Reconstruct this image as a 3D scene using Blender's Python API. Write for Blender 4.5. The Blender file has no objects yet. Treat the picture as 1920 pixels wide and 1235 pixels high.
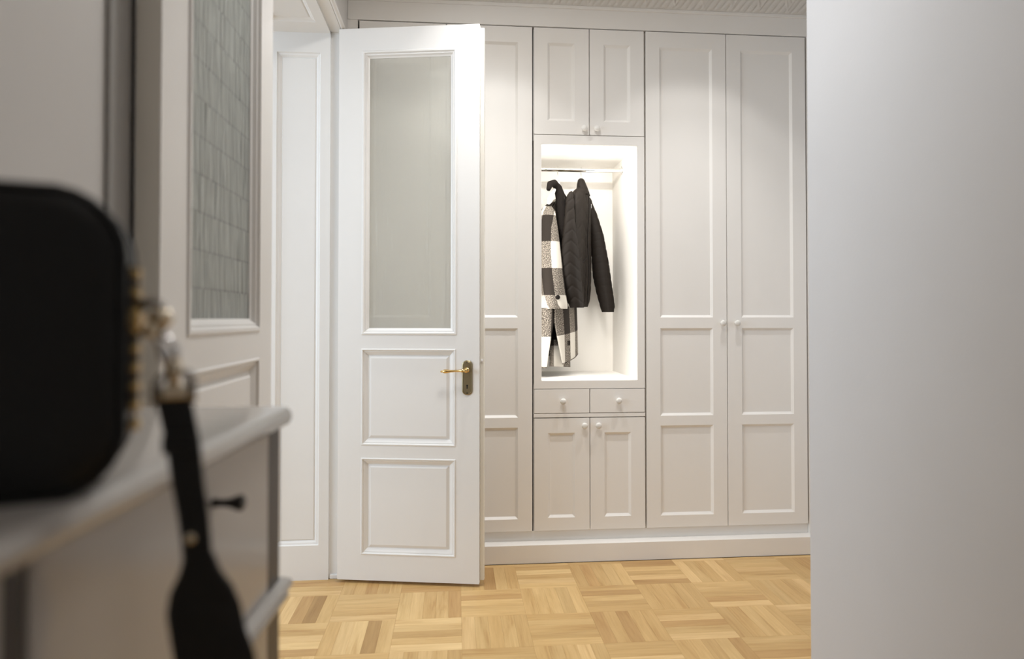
import bpy, bmesh, math, random
import numpy as np
from mathutils import Vector, Matrix
random.seed(7); rng = np.random.default_rng(7)
R = math.radians
S = bpy.context.scene
COL = S.collection

# ------------------------------------------------------------------ camera, light, exposure
cam_d = bpy.data.cameras.new('camera'); cam = bpy.data.objects.new('camera', cam_d); COL.objects.link(cam)
cam.location = (0, 0, 1.25)
cam.rotation_euler = (R(90.9), 0, -math.atan(108/1240))
cam_d.sensor_width = 36; cam_d.lens = 36*1240/1920; cam_d.shift_y = -0.02186
cam_d.clip_start = 0.02
cam_d.dof.use_dof = True; cam_d.dof.focus_distance = 3.35; cam_d.dof.aperture_fstop = 1.9
S.camera = cam
w = bpy.data.worlds.new('world'); S.world = w; w.use_nodes = True
w.node_tree.nodes['Background'].inputs[0].default_value = (0.75, 0.85, 1, 1)
w.node_tree.nodes['Background'].inputs[1].default_value = 0.4
vs = S.view_settings
vs.view_transform = 'Standard'; vs.look = 'None'; vs.gamma = 1; vs.use_curve_mapping = False
vs.exposure = 0.07
S.cycles.use_denoising = True
S.cycles.max_bounces = 12; S.cycles.diffuse_bounces = 6; S.cycles.transmission_bounces = 8
S.cycles.sample_clamp_indirect = 6

def light(name, kind, loc, energy, color=(1, 1, 1), aim=None, **kw):
    d = bpy.data.lights.new(name, kind); d.energy = energy; d.color = color
    for k, v in kw.items(): setattr(d, k, v)
    o = bpy.data.objects.new(name, d); COL.objects.link(o); o.location = loc
    if aim is not None:
        o.rotation_euler = (Vector(aim)-Vector(loc)).to_track_quat('-Z', 'Y').to_euler()
    return o
# daylight through the window of the room on the left
light('window_daylight', 'AREA', (-3.9, 1.45, 1.75), 108, (0.74, 0.87, 1), (0, 1.45, 1.75), shape='RECTANGLE', size=3.2, size_y=1.9)
# recessed ceiling downlights in front of the wardrobes: a wide wash and a tighter beam each
for x, y, e in ((0.19, 2.90, 10), (1.24, 2.90, 10)):
        light('wardrobe_downlight', 'SPOT', (x, y, 3.03), e, (1, 0.985, 0.96), (x, y, 0), spot_size=R(93), spot_blend=0.28, shadow_soft_size=0.035)
        light('wardrobe_downlight_beam', 'SPOT', (x, y, 3.03), 5*e, (1, 0.985, 0.96), (x, y, 0), spot_size=R(78), spot_blend=1.0, shadow_soft_size=0.035)
light('hall_fill_light', 'AREA', (0.25, 2.1, 2.95), 18.5, (1, 0.995, 0.98), (0.25, 2.1, 0), shape='DISK', size=0.4)  # unseen overhead fill, added to raise the ambient light in the hall
light('entry_fill_light', 'AREA', (0.4, 0.1, 3.02), 1.8, (1, 0.97, 0.94), (0.4, 0.1, 0), shape='DISK', size=0.4)  # weak fill added above the camera for ambient light, no fitting there
# warm light strips behind the lip of the clothes niche
NW = (1, 0.97, 0.925)
light('niche_strip_top', 'AREA', (0.705, 3.44, 2.152), 2.5, NW, (0.705, 3.75, 1.75), shape='RECTANGLE', size=0.48, size_y=0.012)
for sx, tx, e in ((0.446, 0.7, 2.7), (0.9645, 0.7, 2.8)):
    l = light('niche_strip_side', 'AREA', (sx, 3.44, 1.54), e, NW, (tx, 3.72, 1.54), shape='RECTANGLE', size=0.012, size_y=1.2)

# ------------------------------------------------------------------ materials
def new_mat(name):
    m = bpy.data.materials.new(name); m.use_nodes = True
    nt = m.node_tree; return m, nt, nt.nodes['Principled BSDF']
def N(nt, t, **kw):
    n = nt.nodes.new(t)
    for k, v in kw.items():
        if k in n.inputs: n.inputs[k].default_value = v
        else: setattr(n, k, v)
    return n
def paint(name, c, rough=0.45, bump=0.02, scale=60, mott=0.03, spec=0.4, metallic=0):
    m, nt, b = new_mat(name)
    co = N(nt, 'ShaderNodeTexCoord')
    n1 = N(nt, 'ShaderNodeTexNoise', Scale=3.0, Detail=4.0); nt.links.new(co.outputs['Object'], n1.inputs['Vector'])
    mx = N(nt, 'ShaderNodeMix', data_type='RGBA')
    mx.inputs['A'].default_value = (*[x*(1-mott) for x in c], 1); mx.inputs['B'].default_value = (*[min(1, x*(1+mott)) for x in c], 1)
    nt.links.new(n1.outputs['Fac'], mx.inputs['Factor']); nt.links.new(mx.outputs['Result'], b.inputs['Base Color'])
    b.inputs['Roughness'].default_value = rough; b.inputs['Specular IOR Level'].default_value = spec; b.inputs['Metallic'].default_value = metallic
    if bump:
        n2 = N(nt, 'ShaderNodeTexNoise', Scale=scale, Detail=3.0); nt.links.new(co.outputs['Object'], n2.inputs['Vector'])
        bp = N(nt, 'ShaderNodeBump', Strength=bump, Distance=0.01); nt.links.new(n2.outputs['Fac'], bp.inputs['Height'])
        nt.links.new(bp.outputs['Normal'], b.inputs['Normal'])
    return m
M = {}
M['wall'] = paint('wall_paint', (0.66, 0.645, 0.63), 0.75, 0.03, 90)
M['dark_grey'] = paint('dark_grey_strip', (0.40, 0.39, 0.375), 0.7, 0.02, 90)
M['white_wall'] = paint('room_paint', (0.60, 0.605, 0.625), 0.8, 0.03, 90)
M['ceil'] = paint('ceiling_paint', (0.84, 0.825, 0.80), 0.85, 0.02, 80)
M['gloss'] = paint('white_gloss_paint', (0.80, 0.785, 0.765), 0.33, 0.035, 35)
M['edge'] = paint('aged_cream_paint', (0.80, 0.77, 0.70), 0.45, 0.05, 50, 0.08)
M['cab'] = paint('greige_lacquer', (0.86, 0.835, 0.80), 0.38, 0.012, 120, 0.015)
M['niche'] = paint('niche_lacquer', (0.84, 0.815, 0.77), 0.5, 0.01, 100, 0.01)
M['knob'] = paint('pale_knob', (0.76, 0.74, 0.70), 0.3, 0.0)
M['dresser'] = paint('taupe_lacquer', (0.50, 0.475, 0.45), 0.13, 0.01, 60)
M['dark_strip'] = paint('dark_taupe', (0.06, 0.055, 0.055), 0.4, 0.0)
M['leather'] = paint('black_leather', (0.008, 0.008, 0.009), 0.42, 0.15, 220, 0.1)
M['brass'] = paint('polished_brass', (0.80, 0.57, 0.25), 0.2, 0.0, metallic=1)
M['old_brass'] = paint('antique_brass', (0.30, 0.25, 0.155), 0.38, 0.03, 200, 0.1, metallic=1)
M['pale_gold'] = paint('pale_gold_metal', (0.83, 0.74, 0.58), 0.2, 0.0, metallic=1)
M['chrome'] = paint('chrome', (0.86, 0.85, 0.84), 0.08, 0.0, metallic=1)
M['steel'] = paint('dark_steel', (0.30, 0.28, 0.26), 0.25, 0.0, metallic=1)
M['black'] = paint('black_hole', (0.004, 0.004, 0.004), 0.6, 0.0)
M['blackmetal'] = paint('black_knob_lacquer', (0.012, 0.011, 0.011), 0.35, 0.0)
M['plaster'] = paint('plaster_relief', (0.70, 0.67, 0.63), 0.8, 0.05, 120)
M['hanger'] = paint('white_hanger_paint', (0.84, 0.82, 0.78), 0.35, 0.0)
M['jacket'] = paint('black_quilted_nylon', (0.013, 0.010, 0.0078), 0.6, 0.08, 240, 0.2, 0.12)
M['lining'] = paint('dark_lining', (0.010, 0.008, 0.007), 0.7, 0.0, spec=0.1)
M['fur'] = paint('dark_collar_pile', (0.012, 0.010, 0.009), 0.95, 0.6, 260, 0.4, 0.05)
M['subfloor'] = paint('joint_filler', (0.30, 0.18, 0.075), 0.8, 0.0)

def wood():
    m, nt, b = new_mat('oak_parquet')
    L = nt.links.new
    co = N(nt, 'ShaderNodeTexCoord'); oi = N(nt, 'ShaderNodeObjectInfo'); at = N(nt, 'ShaderNodeAttribute', attribute_name='tone')
    # random shift of the grain per piece
    cx = N(nt, 'ShaderNodeCombineXYZ'); mu = N(nt, 'ShaderNodeMath', operation='MULTIPLY'); mu.inputs[1].default_value = 37.0
    L(oi.outputs['Random'], mu.inputs[0]); L(mu.outputs[0], cx.inputs[0]); L(mu.outputs[0], cx.inputs[1])
    ad = N(nt, 'ShaderNodeVectorMath', operation='ADD'); L(co.outputs['Object'], ad.inputs[0]); L(cx.outputs[0], ad.inputs[1])
    mp = N(nt, 'ShaderNodeMapping'); mp.inputs['Scale'].default_value = (6, 120, 6); L(ad.outputs[0], mp.inputs[0])
    g = N(nt, 'ShaderNodeTexNoise', Scale=1.0, Detail=6.0, Roughness=0.6, Distortion=0.6); L(mp.outputs[0], g.inputs['Vector'])
    mp2 = N(nt, 'ShaderNodeMapping'); mp2.inputs['Scale'].default_value = (2.2, 17, 3); L(ad.outputs[0], mp2.inputs[0])
    g2 = N(nt, 'ShaderNodeTexNoise', Scale=1.0, Detail=3.0, Distortion=1.2); L(mp2.outputs[0], g2.inputs['Vector'])
    sm = N(nt, 'ShaderNodeMath', operation='MULTIPLY_ADD'); L(g.outputs['Fac'], sm.inputs[0]); sm.inputs[1].default_value = 0.62
    h2 = N(nt, 'ShaderNodeMath', operation='MULTIPLY'); L(g2.outputs['Fac'], h2.inputs[0]); h2.inputs[1].default_value = 0.75
    L(h2.outputs[0], sm.inputs[2])
    r = N(nt, 'ShaderNodeValToRGB'); L(sm.outputs[0], r.inputs[0])
    e = r.color_ramp.elements
    e[0].position = 0.38; e[0].color = (0.43, 0.235, 0.08, 1); e[1].position = 0.92; e[1].color = (0.67, 0.455, 0.205, 1)
    k = r.color_ramp.elements.new(0.62); k.color = (0.57, 0.37, 0.155, 1)
    mx = N(nt, 'ShaderNodeMix', data_type='RGBA', blend_type='MULTIPLY'); mx.inputs['Factor'].default_value = 1
    L(r.outputs[0], mx.inputs['A']); L(oi.outputs['Color'], mx.inputs['B'])
    mx2 = N(nt, 'ShaderNodeMix', data_type='RGBA', blend_type='MULTIPLY'); mx2.inputs['Factor'].default_value = 1
    L(mx.outputs['Result'], mx2.inputs['A']); L(at.outputs['Color'], mx2.inputs['B'])
    L(mx2.outputs['Result'], b.inputs['Base Color'])
    b.inputs['Roughness'].default_value = 0.36; b.inputs['Specular IOR Level'].default_value = 0.4
    bp = N(nt, 'ShaderNodeBump', Strength=0.05, Distance=0.005); L(g.outputs['Fac'], bp.inputs['Height']); L(bp.outputs[0], b.inputs['Normal'])
    return m
M['oak'] = wood()

def reeded_glass(name, tint, course, reed, amp, clear, milk, seam=0.25, rough=0.04):
    m, nt, b = new_mat(name); L = nt.links.new
    co = N(nt, 'ShaderNodeTexCoord'); sp = N(nt, 'ShaderNodeSeparateXYZ'); L(co.outputs['Object'], sp.inputs[0])
    # courses: the reeds shift sideways from one course to the next
    fl = N(nt, 'ShaderNodeMath', operation='DIVIDE'); L(sp.outputs['Z'], fl.inputs[0]); fl.inputs[1].default_value = course
    f2 = N(nt, 'ShaderNodeMath', operation='FLOOR'); L(fl.outputs[0], f2.inputs[0])
    wn = N(nt, 'ShaderNodeTexWhiteNoise', noise_dimensions='1D'); L(f2.outputs[0], wn.inputs['W'])
    sx = N(nt, 'ShaderNodeMath', operation='MULTIPLY_ADD'); L(wn.outputs['Value'], sx.inputs[0]); sx.inputs[1].default_value = 0.4; L(sp.outputs['X'], sx.inputs[2])
    cb = N(nt, 'ShaderNodeCombineXYZ'); L(sx.outputs[0], cb.inputs[0]); L(f2.outputs[0], cb.inputs[2])
    zz = N(nt, 'ShaderNodeMath', operation='MULTIPLY'); L(sp.outputs['Z'], zz.inputs[0]); zz.inputs[1].default_value = 1.0
    L(zz.outputs[0], cb.inputs[1])
    mp = N(nt, 'ShaderNodeMapping'); mp.inputs['Scale'].default_value = (1/reed, 5, 1); L(cb.outputs[0], mp.inputs[0])
    n = N(nt, 'ShaderNodeTexNoise', Scale=1.0, Detail=2.0, Roughness=0.5, Distortion=0.3); L(mp.outputs[0], n.inputs['Vector'])
    # seam between courses
    fr = N(nt, 'ShaderNodeMath', operation='FRACT'); L(fl.outputs[0], fr.inputs[0])
    pg = N(nt, 'ShaderNodeMath', operation='LESS_THAN'); L(fr.outputs[0], pg.inputs[0]); pg.inputs[1].default_value = 0.05
    hs = N(nt, 'ShaderNodeMath', operation='MULTIPLY_ADD'); L(pg.outputs[0], hs.inputs[0]); hs.inputs[1].default_value = -seam; L(n.outputs['Fac'], hs.inputs[2])
    bp = N(nt, 'ShaderNodeBump', Strength=1.0, Distance=amp); L(hs.outputs[0], bp.inputs['Height'])
    tc = N(nt, 'ShaderNodeMix', data_type='RGBA'); tc.inputs['A'].default_value = (*tint, 1); tc.inputs['B'].default_value = (*[t*(1-2*seam) for t in tint], 1)
    L(pg.outputs[0], tc.inputs['Factor']); L(tc.outputs['Result'], b.inputs['Base Color'])
    b.inputs['Transmission Weight'].default_value = 1
    b.inputs['Roughness'].default_value = rough; b.inputs['IOR'].default_value = 1.45
    L(bp.outputs[0], b.inputs['Normal'])
    tr = N(nt, 'ShaderNodeBsdfTransparent'); tr.inputs[0].default_value = (*tint, 1)
    df = N(nt, 'ShaderNodeBsdfTranslucent'); df.inputs[0].default_value = (*[0.9*t for t in tint], 1); L(bp.outputs[0], df.inputs['Normal'])
    dd = N(nt, 'ShaderNodeBsdfDiffuse'); L(tc.outputs['Result'], dd.inputs[0]); L(bp.outputs[0], dd.inputs['Normal'])
    m3 = N(nt, 'ShaderNodeMixShader'); m3.inputs[0].default_value = 0.6; L(df.outputs[0], m3.inputs[1]); L(dd.outputs[0], m3.inputs[2])
    m1 = N(nt, 'ShaderNodeMixShader'); m1.inputs[0].default_value = clear; L(b.outputs[0], m1.inputs[1]); L(tr.outputs[0], m1.inputs[2])
    m2 = N(nt, 'ShaderNodeMixShader'); m2.inputs[0].default_value = milk; L(m1.outputs[0], m2.inputs[1]); L(m3.outputs[0], m2.inputs[2])
    L(m2.outputs[0], nt.nodes['Material Output'].inputs['Surface'])
    return m
M['glass_a'] = reeded_glass('reeded_glass_fine', (0.93, 0.93, 0.90), 0.30, 0.010, 0.0032, 0.62, 0.25, 0.0)
M['glass_b'] = reeded_glass('reeded_glass_coursed', (0.86, 0.89, 0.86), 0.076, 0.012, 0.022, 0.05, 0.46, 0.13)

def check_cloth():
    m, nt, b = new_mat('checked_wool'); L = nt.links.new
    uv = N(nt, 'ShaderNodeUVMap'); sp = N(nt, 'ShaderNodeSeparateXYZ'); L(uv.outputs[0], sp.inputs[0])
    def stripe(out, size, ph):
        a = N(nt, 'ShaderNodeMath', operation='MULTIPLY_ADD'); L(out, a.inputs[0]); a.inputs[1].default_value = 1/size; a.inputs[2].default_value = ph
        f = N(nt, 'ShaderNodeMath', operation='FRACT'); L(a.outputs[0], f.inputs[0])
        g = N(nt, 'ShaderNodeMath', operation='GREATER_THAN'); L(f.outputs[0], g.inputs[0]); g.inputs[1].default_value = 0.5
        return g
    a = stripe(sp.outputs['X'], 0.13, 0.173); c = stripe(sp.outputs['Y'], 0.295, 0.856)
    s = N(nt, 'ShaderNodeMath', operation='ADD'); L(a.outputs[0], s.inputs[0]); L(c.outputs[0], s.inputs[1])
    sc = N(nt, 'ShaderNodeVectorMath', operation='MULTIPLY'); L(uv.outputs[0], sc.inputs[0]); sc.inputs[1].default_value = (1, 1, 0)
    n = N(nt, 'ShaderNodeTexNoise', Scale=240.0, Detail=3.0, Roughness=0.8); L(sc.outputs[0], n.inputs['Vector'])
    tw = N(nt, 'ShaderNodeValToRGB'); L(n.outputs['Fac'], tw.inputs[0])
    tw.color_ramp.elements[0].position = 0.46; tw.color_ramp.elements[0].color = (0.03, 0.025, 0.021, 1)
    tw.color_ramp.elements[1].position = 0.64; tw.color_ramp.elements[1].color = (0.42, 0.37, 0.31, 1)
    g1 = N(nt, 'ShaderNodeMath', operation='GREATER_THAN'); L(s.outputs[0], g1.inputs[0]); g1.inputs[1].default_value = 0.5
    g2 = N(nt, 'ShaderNodeMath', operation='GREATER_THAN'); L(s.outputs[0], g2.inputs[0]); g2.inputs[1].default_value = 1.5
    m1 = N(nt, 'ShaderNodeMix', data_type='RGBA'); m1.inputs['A'].default_value = (0.47, 0.44, 0.39, 1); L(g1.outputs[0], m1.inputs['Factor']); L(tw.outputs[0], m1.inputs['B'])
    m2 = N(nt, 'ShaderNodeMix', data_type='RGBA'); L(m1.outputs['Result'], m2.inputs['A']); m2.inputs['B'].default_value = (0.020, 0.016, 0.013, 1); L(g2.outputs[0], m2.inputs['Factor'])
    L(m2.outputs['Result'], b.inputs['Base Color']); b.inputs['Roughness'].default_value = 0.95; b.inputs['Specular IOR Level'].default_value = 0.15
    bp = N(nt, 'ShaderNodeBump', Strength=0.5, Distance=0.004); L(n.outputs['Fac'], bp.inputs['Height']); L(bp.outputs[0], b.inputs['Normal'])
    return m
M['check'] = check_cloth()

# ------------------------------------------------------------------ mesh helpers
class MB:
    def __init__(s): s.v = []; s.f = []
    def box(s, x0, x1, y0, y1, z0, z1):
        b = len(s.v)
        s.v += [(x0,y0,z0),(x1,y0,z0),(x1,y1,z0),(x0,y1,z0),(x0,y0,z1),(x1,y0,z1),(x1,y1,z1),(x0,y1,z1)]
        s.f += [tuple(b+i for i in q) for q in ((0,3,2,1),(4,5,6,7),(0,1,5,4),(1,2,6,5),(2,3,7,6),(3,0,4,7))]
        return s
    def quad(s, *p):
        b = len(s.v); s.v += list(p); s.f.append((b, b+1, b+2, b+3)); return s
    def rings(s, rs, closed=True, cap0=False, cap1=False):
        n = len(rs[0]); b = len(s.v)
        for r in rs: s.v += [tuple(p) for p in r]
        for i in range(len(rs)-1):
            for j in range(n if closed else n-1):
                k = (j+1) % n
                s.f.append((b+i*n+j, b+i*n+k, b+(i+1)*n+k, b+(i+1)*n+j))
        if cap0: s.f.append(tuple(b+j for j in reversed(range(n))))
        if cap1: s.f.append(tuple(b+(len(rs)-1)*n+j for j in range(n)))
        return s
    def lathe(s, prof, n=20, axis='y', at=(0,0,0)):
        rs = []
        for r, h in prof:
            ring = []
            for j in range(n):
                a = 2*math.pi*j/n; c, d = r*math.cos(a), r*math.sin(a)
                p = {'y': (c, h, d), 'z': (c, d, h), 'x': (h, c, d)}[axis]
                ring.append((p[0]+at[0], p[1]+at[1], p[2]+at[2]))
            rs.append(ring)
        return s.rings(rs, True, True, True)
    def tube(s, pts, r, n=10, closed=False):
        P = [Vector(p) for p in pts]; m = len(P)
        rad = r if isinstance(r, (list, tuple)) else [r]*m
        T = []
        for i in range(m):
            if closed: t = P[(i+1) % m]-P[i-1]
            else: t = P[min(i+1, m-1)]-P[max(i-1, 0)]
            T.append(t.normalized())
        u = T[0].orthogonal().normalized(); rs = []
        for i in range(m):
            u = (u-T[i]*u.dot(T[i])).normalized(); v = T[i].cross(u)
            rs.append([tuple(P[i]+(u*math.cos(2*math.pi*j/n)+v*math.sin(2*math.pi*j/n))*rad[i]) for j in range(n)])
        if closed: rs.append(rs[0])
        return s.rings(rs, True, not closed, not closed)
    def torus(s, c, R_, r, ax=(0,0,1), n=22, k=8, sx=1.0):
        ax = Vector(ax).normalized(); u = ax.orthogonal().normalized(); v = ax.cross(u)
        pts = [tuple(Vector(c)+(u*math.cos(2*math.pi*i/n)*sx+v*math.sin(2*math.pi*i/n))*R_) for i in range(n)]
        return s.tube(pts, r, k, True)
    def mesh(s, name):
        me = bpy.data.meshes.new(name); me.from_pydata(s.v, [], s.f); me.validate(); me.update(); return me

def link(name, me, mat=None, parent=None, loc=(0,0,0), rot=(0,0,0), smooth=False, bevel=0, fix=True):
    o = bpy.data.objects.new(name, me); COL.objects.link(o)
    if mat is not None and not me.materials: me.materials.append(M[mat])
    o.location = loc; o.rotation_euler = rot
    if parent is not None: o.parent = parent
    if fix:
        bm = bmesh.new(); bm.from_mesh(me); bmesh.ops.recalc_face_normals(bm, faces=bm.faces); bm.to_mesh(me); bm.free()
    if smooth:
        me.polygons.foreach_set('use_smooth', [True]*len(me.polygons))
        if smooth == 'auto': me.set_sharp_from_angle(angle=R(40))
    if bevel:
        b = o.modifiers.new('bevel', 'BEVEL'); b.width = bevel; b.segments = 2; b.limit_method = 'ANGLE'; b.angle_limit = R(40)
    return o
def obj(name, mb, mat, parent=None, **kw): return link(name, mb.mesh(name), mat, parent, **kw)
def empty(name, loc=(0,0,0), rotz=0):
    o = bpy.data.objects.new(name, None); COL.objects.link(o); o.location = loc; o.rotation_euler = (0,0,rotz); o.empty_display_size = 0.05; return o
def tag(o, label=None, cat=None, group=None, kind=None):
    for k, v in (('label', label), ('category', cat), ('group', group), ('kind', kind)):
        if v: o[k] = v
    return o
def structure(name, mb, mat, label=None, **kw):
    o = obj(name, mb, mat, **kw); return tag(o, label, None, None, 'structure')

def rect_ring(x0, x1, z0, z1, prof, y=0):
    """mitred moulding: prof = [(inset, depth)] -> rings of four corners"""
    return [[(x0+i, y+d, z0+i), (x1-i, y+d, z0+i), (x1-i, y+d, z1-i), (x0+i, y+d, z1-i)] for i, d in prof]
def frame_mesh(w, h, t, opens, through=()):
    """slab w x h x t, front at y=0, with rectangular openings in its front (and back, where through)"""
    mb = MB()
    xs = sorted({0, w, *[o[0] for o in opens], *[o[1] for o in opens]}); zs = sorted({0, h, *[o[2] for o in opens], *[o[3] for o in opens]})
    def inside(cx, cz, lst): return any(o[0] < cx < o[1] and o[2] < cz < o[3] for o in lst)
    for a, b in zip(xs, xs[1:]):
        for c, d in zip(zs, zs[1:]):
            m = ((a+b)/2, (c+d)/2)
            if not inside(*m, opens): mb.quad((a,0,c),(b,0,c),(b,0,d),(a,0,d))
            if not inside(*m, [opens[i] for i in through]): mb.quad((a,t,c),(a,t,d),(b,t,d),(b,t,c))
    mb.quad((0,0,0),(0,t,0),(w,t,0),(w,0,0)).quad((0,0,h),(w,0,h),(w,t,h),(0,t,h)).quad((0,0,0),(0,0,h),(0,t,h),(0,t,0)).quad((w,0,0),(w,t,0),(w,t,h),(w,0,h))
    for i in through:
        o = opens[i]; mb.rings(rect_ring(*o, [(0,0),(0,t)]))
    return mb
def weld(o):
    bm = bmesh.new(); bm.from_mesh(o.data); bmesh.ops.remove_doubles(bm, verts=bm.verts, dist=1e-5); bmesh.ops.recalc_face_normals(bm, faces=bm.faces); bm.to_mesh(o.data); bm.free(); return o

# ------------------------------------------------------------------ the room shell
XL, XR, ZC = -0.545, 1.224, 3.05
structure('wall_left', MB().box(-0.90, XL, -1.5, 1.795, 0, ZC).box(-0.90, XL, 1.795, 3.275, 2.665, ZC).box(-0.90, XL, 3.275, 4.05, 0, ZC), 'wall', 'grey painted hall wall left of the double doorway')
structure('wall_right', MB().box(XR, 2.2, -1.5, 2.2, 0, ZC).box(2.05, 2.2, 2.2, 4.05, 0, ZC), 'white_wall', 'plain pale wall filling the right of the photo', bevel=0.006)
structure('wall_front', MB().box(-4.0, 2.2, 4.05, 4.15, 0, ZC), 'white_wall', 'wall behind the built-in wardrobes')
structure('wall_back', MB().box(-0.9, 2.2, -1.6, -1.5, 0, ZC), 'white_wall', 'hall wall behind the camera')
structure('wall_side', MB().box(-4.0, -0.90, -0.7, -0.6, 0, ZC).box(-4.1, -4.0, -0.7, 4.15, 0, 0.8).box(-4.1, -4.0, -0.7, 4.15, 2.7, ZC).box(-4.1, -4.0, -0.7, -0.15, 0.8, 2.7).box(-4.1, -4.0, 3.05, 4.15, 0.8, 2.7), 'white_wall', 'window wall of the room beyond the doorway')
structure('ceiling', MB().box(-4.1, 2.2, -1.6, 4.15, ZC, ZC+0.1), 'ceil', 'pale hall ceiling')
structure('wall_strip', MB().box(XL-0.01, XL+0.008, 1.080, 1.146, 0, 2.75), 'dark_grey', 'dark grey strip on the wall beside the folded door leaf', bevel=0.003)  # guessed strip, coloured darker than the wall to make a dark band here
floor = structure('floor', MB().box(-4.1, 2.2, -1.6, 4.15, -0.05, -0.0105), 'subfloor', 'oak mosaic parquet floor in basket weave')

# parquet: square blocks of five oak strips, alternate blocks turned a quarter
BX, BY, X0, Y0 = 0.2715, 0.2685, 0.031, 2.787
sw, g = BX/5, 0.00012
def strip_mesh(name, lx, ly):
    mb = MB(); b = 0.00035; hx, hy = lx/2-g, ly/2-g
    mb.rings([[(-hx,-hy,-0.010),(hx,-hy,-0.010),(hx,hy,-0.010),(-hx,hy,-0.010)], [(-hx,-hy,-b),(hx,-hy,-b),(hx,hy,-b),(-hx,hy,-b)],
              [(-hx+b,-hy+b,0),(hx-b,-hy+b,0),(hx-b,hy-b,0),(-hx+b,hy-b,0)]], True, False, True)
    me = mb.mesh(name); me.materials.append(M['oak'])
    at_ = me.attributes.new('tone', 'FLOAT_COLOR', 'FACE'); at_.data.foreach_set('color', [1.0]*4*len(me.polygons))
    return me
me_h = strip_mesh('parquet_strip', BX, BY/5); me_v = strip_mesh('parquet_strip', BY, BX/5)
me_edge = strip_mesh('parquet_strip', BX, 0.03)
def tone():
    u = random.random()
    if u < 0.12: k = random.uniform(0.74, 0.84); return (k*1.02, k*0.93, k*0.85, 1)
    if u < 0.5: k = random.uniform(0.86, 0.95); return (k, k*0.97, k*0.92, 1)
    if u < 0.85: k = random.uniform(0.92, 1.05); return (k, k, k*0.99, 1)
    k = random.uniform(1.06, 1.14); return (k, k*1.02, k*1.08, 1)
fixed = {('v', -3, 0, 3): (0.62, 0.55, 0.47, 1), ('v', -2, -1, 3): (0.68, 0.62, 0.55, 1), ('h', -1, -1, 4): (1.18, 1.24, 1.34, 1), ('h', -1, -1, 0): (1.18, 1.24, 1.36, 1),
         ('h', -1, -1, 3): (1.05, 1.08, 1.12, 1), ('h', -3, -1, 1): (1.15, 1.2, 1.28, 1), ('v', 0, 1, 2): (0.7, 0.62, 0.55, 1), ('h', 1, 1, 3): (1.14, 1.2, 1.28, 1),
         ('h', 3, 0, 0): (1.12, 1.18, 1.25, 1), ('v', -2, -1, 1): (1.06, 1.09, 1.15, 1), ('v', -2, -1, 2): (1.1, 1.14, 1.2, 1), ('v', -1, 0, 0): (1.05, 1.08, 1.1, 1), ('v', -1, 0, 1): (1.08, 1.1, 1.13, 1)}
stuff_v, stuff_f, stuff_c = [], [], []
for j in range(-16, 3):
    for i in range(-15, 8):
        xc, yc = X0+(i+0.5)*BX, Y0+(j+0.5)*BY
        if yc-BY/2 < -1.5 or (xc < -0.9 and yc < -0.6): continue
        if j >= 2 and xc > -0.9: continue
        hor = (i+j) % 2 == 0
        near = -2 <= j <= 1 and yc < 3.36 and -0.80 < xc < 0.56*(yc+0.2)+0.05
        for k in range(5):
            off = (k-2)*(BY if hor else BX)/5
            c = fixed.get(('h' if hor else 'v', i, j, k)) or tone()
            if near:
                o = bpy.data.objects.new('parquet_strip', me_h if hor else me_v); COL.objects.link(o); o.parent = floor
                o.location = (xc, yc+off, 0) if hor else (xc+off, yc, 0)
                o.rotation_euler = (0, 0, (math.pi if random.random() < .5 else 0)) if hor else (0, 0, math.pi/2*random.choice((-1, 1)))
                o.color = c
            else:
                lx, ly = (BX, BY/5) if hor else (BX/5, BY)
                x, y = (xc, yc+off) if hor else (xc+off, yc)
                b = len(stuff_v); hx, hy = lx/2-g, ly/2-g
                stuff_v += [(x-hx, y-hy, 0), (x+hx, y-hy, 0), (x+hx, y+hy, 0), (x-hx, y+hy, 0)]
                stuff_f.append((b, b+1, b+2, b+3)); stuff_c += list(c)
for i in range(-5, 8):   # cut row along the plinth
    o = bpy.data.objects.new('parquet_strip', me_edge); COL.objects.link(o); o.parent = floor
    o.location = (X0+(i+0.5)*BX, Y0+2*BY+0.015, 0); o.color = tone()
me = bpy.data.meshes.new('parquet_field'); me.from_pydata(stuff_v, [], stuff_f)
a_ = me.attributes.new('tone', 'FLOAT_COLOR', 'FACE'); a_.data.foreach_set('color', stuff_c)
o = link('parquet_field', me, 'oak', floor, fix=False); tag(o, kind='stuff')

# ------------------------------------------------------------------ double doorway: frame lining with panelled reveal
P_MOULD = [(0,0),(.003,-.003),(.007,-.003),(.011,.004),(.015,.004),(.031,.014),(.034,.014),(.046,.007)]
G_MOULD = [(0,0),(.004,-.004),(.011,-.004),(.016,.004),(.021,.004),(.027,.012),(.033,.016)]
C_MOULD = [(0,0),(.012,.010),(.0145,.0105)]
R_MOULD = [(0,0),(.004,.006),(.012,.008),(.022,.016),(.027,.012)]
def panel_piece(x0, x1, z0, z1, prof, name, mat, parent, **kw):
    mb = MB().rings(rect_ring(x0, x1, z0, z1, prof))
    i, d = prof[-1]
    mb.quad((x0+i, d, z0+i), (x1-i, d, z0+i), (x1-i, d, z1-i), (x0+i, d, z1-i))
    o = obj(name, mb, mat, parent, **kw); return weld(o)
trim = empty('trim_1'); tag(trim, 'white panelled lining of the deep double doorway', None, None, 'structure')
def lining(name, w_, h_, op, loc, rot):
    o = weld(obj(name, frame_mesh(w_, h_, 0.03, [op]), 'gloss', trim, loc=loc, rot=rot))
    p = panel_piece(*op, R_MOULD, 'reveal_panel', 'gloss', o)
    return o
lining('jamb', 0.302, 2.6225, (0.0496, 0.255, 0.164, 2.527), (-0.90, 3.240, 0), (0,0,0))
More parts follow.
